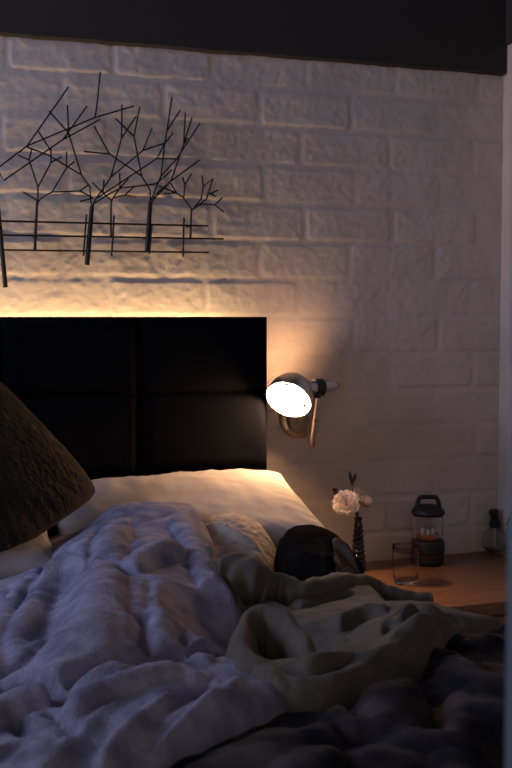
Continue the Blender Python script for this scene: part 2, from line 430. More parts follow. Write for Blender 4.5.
# ------------------------------------------------------------------ bed
ZM = .60
def bed():
    t = thing('bed_base', 'low dark upholstered bed base under the mattress', 'bed base', (-.8,-.98,0))
    bm = bmesh.new(); box(bm, -.80, .80, -.86, .852, .10, .33, .015); obj('side_rail', bm, M['bed_frame'], t, auto=40)
    for x in (-.72, .72):
        for y in (-.78, .78):
            bm = bmesh.new(); box(bm, x-.03, x+.03, y-.03, y+.03, 0, .10, .004); obj('leg', bm, M['bed_frame'], t, auto=40)
    bm = bmesh.new(); box(bm, -.79, .79, -.85, .85, .342, ZM-.012, .045, 5); o = obj('mattress', bm, M['mattress'], None, auto=60); o.location = (-.8,-.98,0)
    tag(o, 'mattress in a pale lavender fitted sheet, bare only at the left below the cushion', 'mattress')
    bm = bmesh.new(); nx, ny = 90, 90; V = []
    for j in range(ny+1):
        V.append([])
        for i in range(nx+1):
            x = -.815+1.63*i/nx; y = -.868+1.716*j/ny
            ex = max(0, abs(x)-.775); ey = max(0, abs(y+.01)-.82)
            z = ZM-.004 - max(ex, ey)*6+.003*float(pnoise(x*9, y*9, 60))
            V[-1].append(bm.verts.new((x*(1-.012*(ex > .02)), y, z)))
    for j in range(ny):
        for i in range(nx): bm.faces.new((V[j][i], V[j][i+1], V[j+1][i+1], V[j+1][i]))
    obj('fitted_sheet', bm, M['sheet'], o)['label'] = 'pale lavender fitted sheet'
bed()

def pillow_mesh(name, W, H, T, mx, nx=90, ny=64, pinch=.10, wr=1.0, seed=0, quilt=False, m=None, pw=2.3):
    u = np.linspace(-1, 1, nx); v = np.linspace(-1, 1, ny)
    u = np.sin(u*PI/2)*.35+u*.65; v = np.sin(v*PI/2)*.35+v*.65
    U, V = np.meshgrid(u, v)
    def outline():
        x = U*W/2*(1-pinch*(1-V**2)*np.abs(U)**6*.6 - .0)
        y = V*H/2*(1-pinch*(1-U**2)*np.abs(V)**6*.6)
        if quilt: x, y = x*np.sqrt(1-.10*V**8), y*np.sqrt(1-.10*U**8)
        return x, y
    X, Y = outline()
    e = (1-np.abs(U)**pw)*(1-np.abs(V)**pw)
    h = T/2*np.clip(e, 0, 1)**.42
    nz = fbm(X*9, Y*9, 3, seed)*.010*wr + pnoise(X*30, Y*10, seed+4)*.0035*wr
    # edge gathers
    ang = np.arctan2(Y, X); rr = np.maximum(np.abs(U), np.abs(V))
    nz = nz + .0015*wr*np.sin(ang*46+3*pnoise(X*8, Y*8, seed+9))*sstep(.55, .9, rr)*(1-sstep(.93, 1, rr))
    if quilt:
        a = np.abs(pnoise(X*52+.6*pnoise(X*9, Y*9, 71), Y*120, 72)); nz = nz*.5 + (.0017*sstep(0, .25, a)-.001) + .0012*pnoise(X*110, Y*110, 73)
    nz = nz*np.clip(e*6, 0, 1)
    verts = []; ids = {}
    bm = bmesh.new()
    def vv(s):
        G = []
        for j in range(ny):
            row = []
            for i in range(nx):
                if s < 0 and (i in (0, nx-1) or j in (0, ny-1)): row.append(top[j][i]); continue
                row.append(bm.verts.new(mx @ Vector((X[j,i], Y[j,i], s*h[j,i]+ (nz[j,i] if s > 0 else -nz[j,i]*.5)))))
            G.append(row)
        return G
    top = vv(1); bot = vv(-1)
    for j in range(ny-1):
        for i in range(nx-1):
            bm.faces.new((top[j][i], top[j][i+1], top[j+1][i+1], top[j+1][i])); bm.faces.new((bot[j][i], bot[j+1][i], bot[j+1][i+1], bot[j][i+1]))
    return bm
def basis(o, ex, ey):
    ex = ex.normalized(); ez = ex.cross(ey).normalized(); ey = ez.cross(ex)
    return Matrix(((ex.x, ey.x, ez.x, o.x), (ex.y, ey.y, ez.y, o.y), (ex.z, ey.z, ez.z, o.z), (0,0,0,1)))
# white pillow propped on the headboard
c = Vector((-.245, -.295, .657))
bm = pillow_mesh('white_pillow', .52, .36, .115, basis(c, Vector((1,-.02,.035)), Vector((.03,.92,.22))), wr=.55, seed=80)
tag(obj('white_pillow', bm, M['pillow']), 'white pillow lit by the lamp, leaning on the right end of the headboard', 'pillow')
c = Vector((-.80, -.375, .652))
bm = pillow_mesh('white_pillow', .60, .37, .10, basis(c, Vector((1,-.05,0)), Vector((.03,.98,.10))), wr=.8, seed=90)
tag(obj('pale_pillow', bm, M['pillow_shaded']), 'white pillow, coloured darker for shade, lying flat under the dark quilted cushion, only its corner showing', 'pillow')
# dark quilted cushion standing on its corner
K, A, B = at_y(103, 493, -.36), at_y(0, 387, -.30), at_y(0, 565, -.52)
e1, e2 = (A-K).normalized(), (B-K).normalized()
nrm = e1.cross(e2).normalized()
ux = (e1+e2).normalized(); uy = nrm.cross(ux)
s1, s2 = .44, .36; half = e1*s1/2+e2*s2/2
bm = pillow_mesh('quilted_cushion', s1, s2, .13, Matrix(((e1.x, e2.x, nrm.x, (K+half).x), (e1.y, e2.y, nrm.y, (K+half).y), (e1.z, e2.z, nrm.z, (K+half).z), (0,0,0,1))), nx=150, ny=150, pinch=.02, seed=100, quilt=True)
tag(obj('quilted_cushion', bm, M['quilt']), 'large dark brown quilted cushion standing on its corner at the left of the bed', 'cushion')

# ------------------------------------------------------------------ soft layers as relief on one common ground
GS = .0036
gx = np.arange(-1.25, .46, GS); gy = np.arange(-1.86, -.14, GS)
GXX, GYY = np.meshgrid(gx, gy)
def bil(H, x, y):
    i = np.clip((x-gx[0])/GS, 0, len(gx)-1.001); j = np.clip((y-gy[0])/GS, 0, len(gy)-1.001)
    a = i.astype(int); b = j.astype(int); fx = i-a; fy = j-b
    return (H[b,a]*(1-fx)+H[b,a+1]*fx)*(1-fy)+(H[b+1,a]*(1-fx)+H[b+1,a+1]*fx)*fy
def hit(H, px, py):
    d = ray(px, py); t = np.linspace(.4, 3.2, 1600)
    x = CAM.x+d.x*t; y = CAM.y+d.y*t; z = CAM.z+d.z*t
    h = bil(H, x, y); k = np.nonzero(z < h)[0]
    k = k[0] if len(k) else len(t)-1
    return x[k], y[k]
def rbf(ctrl, eps=.05, lam=.0015):
    P = np.array([[*(at_z(px, py, z))] for px, py, z in ctrl])
    def ker(d): return np.sqrt(d*d+eps*eps)
    D = np.hypot(P[:,None,0]-P[None,:,0], P[:,None,1]-P[None,:,1]); n = len(P)
    A = np.zeros((n+1, n+1)); A[:n,:n] = -ker(D)+lam*np.eye(n); A[:n,n] = 1; A[n,:n] = 1
    w = np.linalg.solve(A, np.concatenate([P[:,2], [0]]))
    out = np.full(GXX.shape, w[n])
    for k in range(n): out -= w[k]*ker(np.hypot(GXX-P[k,0], GYY-P[k,1]))
    return out
def poly_dist(pts):
    """signed distance (inside positive) of every grid point to a closed world polygon"""
    P = np.array(pts); d2 = np.full(GXX.shape, 1e9); ins = np.zeros(GXX.shape, bool); NX = np.zeros(GXX.shape); NY = np.zeros(GXX.shape)
    for a, b in zip(P, np.roll(P, -1, 0)):
        e = b-a; L = (e@e)+1e-12
        t = np.clip(((GXX-a[0])*e[0]+(GYY-a[1])*e[1])/L, 0, 1)
        qx, qy = a[0]+t*e[0], a[1]+t*e[1]; q = (GXX-qx)**2+(GYY-qy)**2
        m = q < d2; d2[m] = q[m]; NX[m] = qx[m]; NY[m] = qy[m]
        c = (a[1] > GYY) != (b[1] > GYY)
        with np.errstate(all='ignore'): xin = (b[0]-a[0])*(GYY-a[1])/(b[1]-a[1])+a[0]
        ins ^= c & (GXX < xin)
    d = np.sqrt(d2); return np.where(ins, d, -d), NX, NY
def line_field(pts):
    """distance to a world polyline, side sign, position along (0..1)"""
    P = np.array(pts); best = np.full(GXX.shape, 1e9); sg = np.zeros(GXX.shape); al = np.zeros(GXX.shape)
    L = np.hypot(*(P[1:]-P[:-1]).T); T = L.sum()+1e-9; acc = 0
    for k in range(len(P)-1):
        a, b = P[k], P[k+1]; e = b-a
        t = np.clip(((GXX-a[0])*e[0]+(GYY-a[1])*e[1])/(e@e+1e-12), 0, 1)
        dx, dy = GXX-a[0]-t*e[0], GYY-a[1]-t*e[1]; q = np.hypot(dx, dy); m = q < best
        best[m] = q[m]; sg[m] = np.sign(e[0]*dy-e[1]*dx)[m]; al[m] = ((acc+t*L[k])/T)[m]; acc += L[k]
    return best, sg, al
def catmull(pts, sub=5):
    return [(p.x, p.y) for p in smooth_path([Vector((*p, 0)) for p in pts], sub)]
def emboss(H, s0, folds, gain=1.0, wide=1.6):
    """folds drawn along pixels of the photograph laid on surface s0: (run, height, width left of the run, width right of it); a positive
    one is a roll of cloth (rolls meet in sharp valleys), a negative one a crease pressed into them"""
    RR = np.zeros(GXX.shape); CR = np.zeros(GXX.shape)
    for f in folds:
        pix, amp, wl = f[0], f[1], f[2]; wr = f[3] if len(f) > 3 else wl
        pix = list(pix)
        for e, k in ((0, 1), (-1, -2)):     # runs that leave the frame carry on beyond it
            (x, y), (u, v) = pix[e], pix[k]
            if y >= 763 or x <= 0 or x >= 505:
                k2 = max(1.0, 130/max(12, math.hypot(x-u, y-v))); q = (x+(x-u)*k2, min(930, y+(y-v)*k2)); pix = [q]+pix if e == 0 else pix+[q]
        crest = s0+max(0, amp)*1.2*gain
        d, sg, a = line_field(catmull([hit(crest, *q) for q in pix]))
        w = np.where(sg > 0, wl, wr)
        env = np.clip(np.minimum(a, 1-a)/.22, 0, 1); env = np.sqrt(np.clip(1-(1-env)**2, 0, 1))
        if amp > 0:
            dd = d/(w*wide)
            wv = 1+.10*pnoise(GXX*22, GYY*22, len(pix)+int(abs(pix[0][0])) % 37)
            p = np.clip(1-(dd*wv)**2, 0, 1)**.62
            h = amp*1.25*gain*p*(.12+.88*env)
            RR = np.where(np.abs(RR-h) < .004, np.maximum(RR, h)+(.004-np.abs(RR-h))**2/.016, np.maximum(RR, h))
        else:
            CR = np.minimum(CR, amp*gain*np.exp(-(d/w)**2)*(.2+.8*env))
    return H+RR+CR
def layer(name, H, bottom, pts, T, rad, m, power=.5, parent=None, closed=None):
    d, NX, NY = poly_dist(pts)
    e = np.clip(d/rad, 0, 1); prof = np.clip(1-(1-e)**2, 0, 1)**power
    top = bottom+.0015+prof*np.maximum(np.where(H < .66, np.minimum(T, .006), T) if name == 'body' else T, H-bottom)
    inside = d > 0
    cell = inside[:-1,:-1] & inside[1:,:-1] & inside[:-1,1:] & inside[1:,1:]
    use = np.zeros(inside.shape, bool); full = np.ones(inside.shape, int)*0
    for a in (slice(0,-1), slice(1,None)):
        for b in (slice(0,-1), slice(1,None)):
            use[a, b] |= cell; full[a, b] += cell
    edge = use & (full < 4)
    X = GXX.copy(); Y = GYY.copy(); Zt = top.copy()
    X[edge] = NX[edge]; Y[edge] = NY[edge]; Zt[edge] = bottom[edge]-.001
    me = grid_mesh(name, X, Y, Zt, cell)
    o = link(name, me, m, parent)
    newtop = np.where(inside, top, bottom)
    return o, newtop
def Wz(lst): return [tuple(at_z(px, py, z).xy) for px, py, z in lst]

# ground: sheet level on the mattress, falling off at the bed's edge onto the nightstand
edge_x = .012
G0 = np.where(GXX < edge_x, ZM, ZM-np.minimum(.118, (GXX-edge_x)*1.5))
def smooth2(H, k):
    for _ in range(k):
        P = np.pad(H, 1, mode='edge'); H = (P[:-2,1:-1]+P[2:,1:-1]+P[1:-1,:-2]+P[1:-1,2:]+4*P[1:-1,1:-1])/8
    return H
G0 = smooth2(G0, 30)

# --- crumpled cream sheet between pillow and duvet
ctrl = [(190,528,.66),(205,524,.672),(225,530,.672),(250,538,.66),(270,552,.635),(285,575,.615),(215,560,.64),(240,565,.63),(180,560,.62),(150,560,.62),(260,590,.605),(200,600,.61),(300,600,.60)]
H = rbf(ctrl)
s0 = H.copy()
H = emboss(H, s0, [
    ([(196,530),(215,527),(240,535),(262,548)], .016, .012), ([(200,548),(222,535),(245,540),(266,556)], .013, .010), ([(205,560),(225,546),(250,552),(270,566)], .012, .010),
    ([(215,528),(212,540),(205,550)], .010, .012), ([(232,540),(255,556),(272,572)], .009, .007)])
H += .007*(.5-np.abs(pnoise(GXX*28+GYY*22, GYY*75-GXX*30, 110)))+.003*pnoise(GXX*70, GYY*120, 111)
sheet_poly = Wz([(182,532,.64),(200,519,.655),(225,522,.655),(250,532,.645),(268,545,.625),(282,565,.605),(270,585,.60),(220,590,.60),(170,580,.60),(165,545,.62)])
_, L1 = layer('top_sheet', H, G0, sheet_poly, .012, .03, M['cream_sheet'])
tag(_, 'crumpled cream sheet bunched between the white pillow and the lavender duvet', 'bed sheet')

# --- dark plush blanket at the near right
ctrl = [(190,768,.68),(300,768,.68),(400,768,.675),(500,768,.665),(230,740,.678),(300,730,.672),(350,720,.67),(400,700,.668),(450,690,.662),(500,690,.65),(330,690,.655),(420,660,.645),(460,640,.638),(500,625,.615),(500,650,.635),(380,640,.64),(300,660,.645),(250,680,.655),(180,730,.67),(250,640,.63),(250,610,.61)]
H = rbf(ctrl); s0 = H.copy()
H = emboss(H, s0, [
    ([(360,715),(377,699),(407,684),(434,690),(440,710)], .030, .035, .030), ([(432,740),(441,721),(470,708),(505,712)], .028, .035, .030),
    ([(412,640),(440,650),(475,672),(505,678)], .018, .022, .022), ([(430,632),(460,640),(500,636)], .012, .02, .02),
    ([(338,700),(350,722),(366,745)], -.020, .012, .012), ([(432,694),(434,720),(430,760)], -.030, .014, .014),
    ([(300,720),(260,740),(215,765)], .016, .03, .02), ([(310,735),(330,722),(345,725)], .016, .018, .018), ([(380,712),(395,700),(415,700)], -.008, .012, .012), ([(395,690),(430,672),(455,668)], -.014, .014, .014),
    ([(370,735),(385,745),(395,768)], .016, .025, .02), ([(300,768),(320,750),(345,750)], .018, .02, .02), ([(455,768),(465,740),(500,735)], .016, .02, .02)], .9)
H += .007*fbm(GXX*9, GYY*9, 3, 120)+.0025*pnoise(GXX*40, GYY*40, 121)
PIT = at_z(277, 636, .66)
def pit(H): return np.minimum(H, np.maximum(.603, .603+.9*(np.hypot((GXX-PIT.x)/1.0, (GYY-PIT.y)/1.5)-.030)))
H = pit(H)
navy_poly = Wz([(150,768,.60),(165,745,.60),(230,700,.60),(250,660,.60),(330,640,.60),(400,622,.60),(440,616,.60),(480,626,.60),(510,634,.60),(560,660,.57),(640,768,.56)])+[(.06,-1.84),(-.75,-1.84)]
_, L2 = layer('dark_blanket', H, G0, navy_poly, .018, .04, M['navy'])
tag(_, 'dark navy mottled plush blanket heaped across the near right of the bed', 'blanket')
L2 = np.maximum(L1, L2)
def check(nm, H, ctrl):
    for px, py, z in ctrl:
        q = at_z(px, py, z); h = hit(H, px, py)
        if abs(q.y-h[1]) > .04: print('CTRL', nm, (px, py, z), 'y', round(q.y, 3), 'seen', round(float(h[1]), 3))

# --- lavender duvet
ctrl = [(-40,600,.63),(-40,660,.67),(-40,720,.685),(-60,768,.69),(-20,575,.605),(5,583,.612),(25,568,.625),(42,556,.635),(60,548,.645),(78,535,.66),(95,529,.668),(107,513,.700),(130,507,.712),(160,506,.712),(182,512,.704),(197,533,.685),(212,562,.665),(228,592,.655),(245,617,.648),
        (90,548,.675),(120,545,.700),(150,545,.705),(175,548,.695),(140,580,.70),(185,590,.685),(110,600,.70),(70,590,.668),(40,600,.655),(15,620,.655),(90,650,.70),(140,640,.70),(190,630,.692),(225,640,.675),(30,660,.672),(60,685,.69),(20,695,.685),(232,660,.665),(205,656,.68),(160,657,.69),
        (5,722,.690),(30,725,.690),(80,700,.705),(110,690,.708),(140,685,.708),(175,684,.702),(205,690,.69),(60,740,.70),(5,768,.70),(60,768,.70),(120,730,.705),(120,768,.70),(150,710,.708),(180,705,.706),(165,735,.708),
        (228,690,.69),(250,690,.695),(275,694,.686),(288,700,.682),(200,720,.705),(240,714,.695),(270,711,.684),(220,738,.695),(185,756,.694),(150,768,.702)]
H = rbf(ctrl, .03, .0008); s0 = H.copy()
check('duvet', H, ctrl)
H = emboss(H, s0, [
    # upper body
    ([(107,514),(98,540),(88,580),(82,632),(80,668)], .018, .030, .060), ([(62,585),(52,620),(40,655)], -.024, .030, .034), ([(100,535),(92,560),(86,590)], -.008, .008, .008),
    ([(107,515),(140,510),(182,513)], .004, .012, .014), ([(110,538),(140,528),(172,518)], -.005, .007, .007),
    ([(182,512),(196,535),(210,565),(232,605)], .016, .014, .020), ([(126,562),(150,550),(182,541)], .018, .020, .014), ([(120,556),(128,545),(140,538)], -.006, .014, .012),
    ([(56,552),(44,580),(25,615),(12,645)], .020, .020, .016), ([(48,562),(38,590),(30,612)], -.010, .008, .008), ([(20,575),(8,600),(0,625)], .012, .014, .012), ([(12,590),(2,612)], -.010, .008, .008),
    ([(85,615),(72,650),(40,682),(0,702)], .016, .016, .014), ([(70,625),(50,652),(20,680),(0,688)], -.014, .012, .012), ([(75,598),(52,622),(30,645)], -.008, .007, .007),
    ([(88,574),(112,576),(140,581),(193,598),(232,625)], -.005, .005, .005), ([(55,562),(75,568),(88,574)], -.005, .005, .005), ([(150,583),(145,620),(150,655)], -.004, .006, .006),
    ([(172,655),(160,630),(163,605)], .007, .014, .014), ([(143,660),(140,640),(145,618)], -.012, .012, .010), ([(128,655),(122,632),(125,612)], .010, .014, .014), ([(186,652),(180,635),(184,618)], -.010, .010, .009),
    ([(198,654),(215,645),(240,640)], .012, .016, .010), ([(215,625),(228,632),(243,636)], -.006, .008, .008), ([(155,600),(180,605),(205,622)], .006, .012, .012),
    # step down under the upper layer
    ([(0,710),(25,704),(56,700)], -.075, .008, .009), ([(52,701),(62,710)], -.020, .007, .007), ([(192,661),(214,662),(234,667)], -.085, .008, .010), ([(60,699),(90,684),(130,669),(190,662)], -.016, .010, .008),
    ], 1.1)
H = emboss(H, s0, [
    ([(58,712),(80,695),(110,681),(140,672),(178,668),(208,676)], .022, .008, .010), ([(52,768),(80,735),(112,705),(140,688)], .018, .011, .011), ([(76,768),(95,742),(122,712),(140,702)], -.020, .012, .012),
    ([(104,768),(122,735),(148,708),(180,690),(208,684)], .020, .011, .011), ([(128,768),(145,740),(172,712),(210,694)], -.030, .012, .012), ([(135,768),(165,735),(200,712),(220,690),(231,672)], .018, .010, .010), ([(222,676),(226,690),(215,705)], -.014, .008, .008),
    ([(150,768),(190,735),(225,708),(250,690)], .020, .009, .010), ([(175,765),(215,738),(255,716),(288,702)], .010, .010, .010), ([(165,760),(200,732),(240,708)], -.010, .007, .007),
    ([(66,730),(78,745),(84,764)], -.014, .009, .009), ([(50,722),(68,732)], -.012, .008, .008), ([(12,728),(20,738),(34,746)], -.014, .007, .007), ([(0,752),(20,744),(45,735)], .014, .010, .012), ([(45,768),(46,750),(38,740)], .012, .010, .010), ([(0,768),(15,760),(30,753)], -.014, .009, .009),
    ([(92,740),(86,752),(88,768)], .010, .010, .010), ([(125,702),(108,730)], .008, .009, .009), ([(30,716),(45,722),(60,718)], .010, .009, .009)], .62)
H += .0030*fbm(GXX*10, GYY*13, 3, 130)+.0020*fbm(GXX*45, GYY*45, 2, 133)
H = pit(H)
duvet_poly = Wz([(-60,585,.60),(0,580,.60),(25,563,.61),(42,551,.615),(58,543,.62),(76,529,.635),(92,523,.645),(105,507,.672),(130,502,.685),(160,500,.687),(184,506,.68),(200,528,.66),(217,560,.645),(232,590,.635),(250,617,.63),(252,640,.63),(246,664,.64),(268,680,.66),(292,694,.668),(295,704,.67),(285,716,.672),(250,731,.676),(215,748,.68),(180,768,.68),(120,800,.68),(40,840,.68)])+[(-.80,-1.84),(-1.2,-1.84),(-1.2,-.9)]
_, L3 = layer('lavender_duvet', H, L2, duvet_poly, .02, .026, M['duvet'], .5)
tag(_, 'lavender plush duvet thrown in thick folds over the left of the bed', 'duvet')

# --- olive hoodie
ctrl = [(215,585,.630),(230,572,.630),(250,572,.630),(270,574,.635),(230,600,.634),(255,600,.638),(225,609,.636),(250,610,.640),(270,606,.645),
        (287,588,.642),(310,584,.640),(322,583,.638),(345,574,.628),(362,579,.622),(300,604,.645),(330,602,.640),(360,600,.64),(385,605,.64),(330,620,.65),(320,640,.655),(350,625,.655),(380,620,.66),
        (245,645,.67),(258,668,.68),(270,668,.69),(310,672,.692),(350,660,.69),(390,635,.685),(418,613,.68),(405,603,.665),(445,612,.66),(490,620,.635),(250,690,.678),(290,698,.680),(340,698,.680),(390,672,.676),(430,648,.668),(470,632,.65),(265,706,.670),(300,713,.671),(345,711,.671),(390,690,.665),(425,664,.655),(300,650,.66),(280,630,.65)]
H = rbf(ctrl, .025, .0006); s0 = H.copy()
check('hoodie', H, ctrl)
H = emboss(H, s0, [
    ([(280,600),(300,608),(330,602),(352,595)], -.012, .009, .009), ([(300,590),(318,584),(335,584)], -.006, .007, .007),
    ([(305,622),(335,615),(362,605),(388,600)], .014, .012, .012), ([(318,648),(345,630),(372,616)], -.020, .016, .014), ([(300,658),(330,652),(365,640)], .014, .008, .008), ([(312,664),(350,654)], -.012, .006, .006), ([(330,640),(345,622)], .008, .010, .010),
    ([(270,670),(312,674),(352,662),(392,634),(424,615),(472,618)], .020, .012, .014), ([(285,688),(330,686),(372,664),(408,636)], -.010, .012, .012), ([(360,648),(390,625),(410,610)], -.012, .009, .009),
    ([(388,610),(412,602),(445,610),(495,622)], .014, .008, .008), ([(402,622),(432,616),(460,622)], -.010, .006, .006), ([(250,690),(300,702),(352,696),(400,664)], .012, .012, .010),
    ([(262,622),(275,632),(285,645)], -.06, .030, .030)], 1.05)
H += .003*fbm(GXX*14, GYY*14, 3, 140)+.0012*pnoise(GXX*60, GYY*60, 143)
H = pit(H)
hood_poly = Wz([(206,592,.632),(208,580,.63),(216,572,.63),(232,568,.63),(250,568,.63),(270,570,.632),(285,580,.64),(300,582,.64),(322,582,.637),(345,572,.627),(362,576,.622),(376,584,.625),(400,595,.655),(425,599,.66),(460,609,.645),(500,619,.63),(515,624,.625),(505,630,.615),(470,636,.64),(445,650,.647),(420,672,.655),(390,694,.66),(345,716,.667),(290,718,.668),(258,708,.664),(240,688,.658),(234,660,.65),(240,635,.645),(232,615,.635),(215,606,.635)])
hoodie = thing('hoodie', 'olive grey fleece hoodie crumpled in a heap on the right of the bed', 'hoodie', (-.2,-.9,.62))
o, L4 = layer('body', H, L3, hood_poly, .012, .024, M['olive'], .5)
o.parent = hoodie; o.matrix_parent_inverse = Matrix.Translation((.2,.9,-.62))
# open hood: a rolled rim round a dark mouth
def ring_part():
    rim = [(243,645),(243,625),(251,612),(266,607),(282,612),(294,624),(304,638),(309,652),(303,664),(284,666),(268,664),(253,658)]
    zr = [.700,.704,.708,.712,.710,.704,.698,.693,.692,.694,.696,.699]
    base = [at_z(x, y, z) for (x, y), z in zip(rim, zr)]
    loop = smooth_path(base+[base[0]], 8)[:-1]
    n = len(loop); c = sum(loop, Vector())/n
    prof = [(-.75,-.085),(-.80,-.055),(-.78,-.028),(-.60,-.008),(-.25,.002),(.05,.004),(.35,.000),(.60,-.010),(.82,-.026),(.98,-.046),(1.05,-.075)]
    bm = bmesh.new(); G = []
    for k, p in enumerate(loop):
        tng = (loop[(k+1) % n]-loop[k-1]); out = Vector((tng.y, -tng.x, 0)).normalized()
        if out.dot(p-c) < 0: out = -out
        wob = .003*math.sin(k*.45)+.002*math.sin(k*.21+1)
        G.append([bm.verts.new(p+out*((.021+wob)*q)+Vector((0,0,h+.0015*math.sin(k*.4+q*3)))) for q, h in prof])
    for k in range(n):
        a, b = G[k], G[(k+1) % n]
        for q in range(len(prof)-1): bm.faces.new((a[q], b[q], b[q+1], a[q+1]))
    bmesh.ops.translate(bm, verts=bm.verts, vec=(.2,.9,-.62))
    o = obj('hood', bm, M['olive'], hoodie)
    s = o.modifiers.new('smooth', 'SUBSURF'); s.levels = 1; s.render_levels = 1
ring_part()
# one sleeve thrown across the top of the heap, its cuff lying towards the nightstand
def sleeve(pix, name='sleeve'):
    pts = [at_z(x, y, z) for x, y, z, r in pix]; rs = [r for *_, r in pix]; sub = 10
    P = smooth_path(pts, sub); rr = []
    for i in range(len(rs)-1): rr += [rs[i]+(rs[i+1]-rs[i])*k/sub for k in range(sub)]
    rr.append(rs[-1])
    n = len(P); nk = 40
    for i in range(6): rr[i] *= math.sqrt(1-((6-i)/6.2)**2)      # rounded bunched end
    bm = bmesh.new(); prev = None; G = []
    for i, p in enumerate(P):
        t = (P[min(i+1, n-1)]-P[max(i-1, 0)]).normalized()
        a = Vector((0,0,1)); a = (a-t*a.dot(t)).normalized(); b = t.cross(a); row = []
        for k in range(nk):
            th = 2*PI*k/nk
            w = 1+.34*float(pnoise(i*.22+math.sin(th)*.7, k*.10 if k < nk/2 else (nk-k)*.10, 151))+.16*math.sin(i*.75+1.6*math.sin(th+1)+.02*i*i)*max(0, math.sin(th*.5))
            row.append(bm.verts.new(p+(a*math.cos(th)*.92+b*math.sin(th)*1.05)*rr[i]*w))
        G.append(row)
    for A, B in zip(G, G[1:]):
        for k in range(nk): bm.faces.new((A[k], A[(k+1) % nk], B[(k+1) % nk], B[k]))
    bm.faces.new(G[0][::-1]); bm.faces.new(G[-1])
    bmesh.ops.translate(bm, verts=bm.verts, vec=(.2,.9,-.62))
    return obj(name, bm, M['olive'], hoodie)
sleeve([(203,586,.660,.028),(222,582,.664,.039),(250,582,.667,.040),(276,590,.655,.026),(308,594,.648,.022),(342,585,.635,.020),(368,587,.618,.018),(395,596,.606,.015),(415,598,.603,.013),(431,598,.602,.011)])

# --- small black hood beside the pillow
ctrl = [(276,560,.635),(280,545,.655),(292,537,.665),(310,533,.668),(325,538,.66),(345,552,.645),(362,574,.615),(300,560,.66),(320,560,.655),(340,570,.635),(290,578,.635),(330,582,.63),(355,584,.61)]
H = rbf(ctrl, .02, .0005); s0 = H.copy()
H = emboss(H, s0, [([(320,536),(328,550),(330,575)], .008, .008), ([(322,540),(345,548),(362,572)], .010, .008), ([(336,556),(345,562),(352,576)], -.008, .010), ([(290,540),(300,555),(305,575)], .005, .012)])
H += .003*fbm(GXX*16, GYY*16, 3, 160)
bl_poly = Wz([(274,562,.62),(277,545,.64),(290,534,.65),(310,530,.652),(328,534,.648),(347,549,.63),(366,575,.605),(360,588,.60),(330,590,.61),(295,588,.61),(279,580,.615)])
bo, L5 = layer('black_hood', H, L4, bl_poly, .012, .028, M['black_cloth'])
lp = Wz([(332,554,.64),(344,553,.635),(361,573,.62),(356,584,.61),(334,585,.615)])
lo, _ = layer('lining', L5*0+.0, L5+.001, lp, .004, .008, M['lining'])
lo.parent = bo; lo['label'] = 'brown lining patch'
tag(bo, 'small black cloth hood slumped between the white pillow and the olive hoodie', 'hood')

# ------------------------------------------------------------------ nightstand
ZN = .474
def nightstand():
    a = R(3.0)
    t = thing('nightstand', 'oak nightstand with a plain top in the corner beside the bed', 'nightstand', (.05, -.035, 0), (0,0,a))
    x1 = .555; dpt = .415
    bm = bmesh.new(); box(bm, 0, x1, -dpt, 0, ZN-.028, ZN, .0025); obj('tabletop', bm, M['wood'], t, auto=40)
    bm = bmesh.new(); box(bm, .004, .022, -dpt+.015, -.005, .06, ZN-.028, .001); obj('side_panel', bm, M['wood'], t, auto=40)
    bm = bmesh.new(); box(bm, x1-.022, x1-.004, -dpt+.015, -.005, .06, ZN-.028, .001); obj('side_panel', bm, M['wood'], t, auto=40)
    bm = bmesh.new(); box(bm, .024, x1-.024, -dpt+.010, -dpt+.028, .26, ZN-.034, .002); obj('drawer_front', bm, M['wood'], t, auto=40)
    bm = bmesh.new(); box(bm, .022, x1-.022, -dpt+.03, -.005, .06, .08, .001); obj('shelf', bm, M['wood'], t, auto=40)
    for x in (.02, x1-.05):
        for y in (-dpt+.02, -.045):
            bm = bmesh.new(); box(bm, x, x+.03, y, y+.03, 0, .06, .002); obj('leg', bm, M['wood'], t, auto=40)
nightstand()

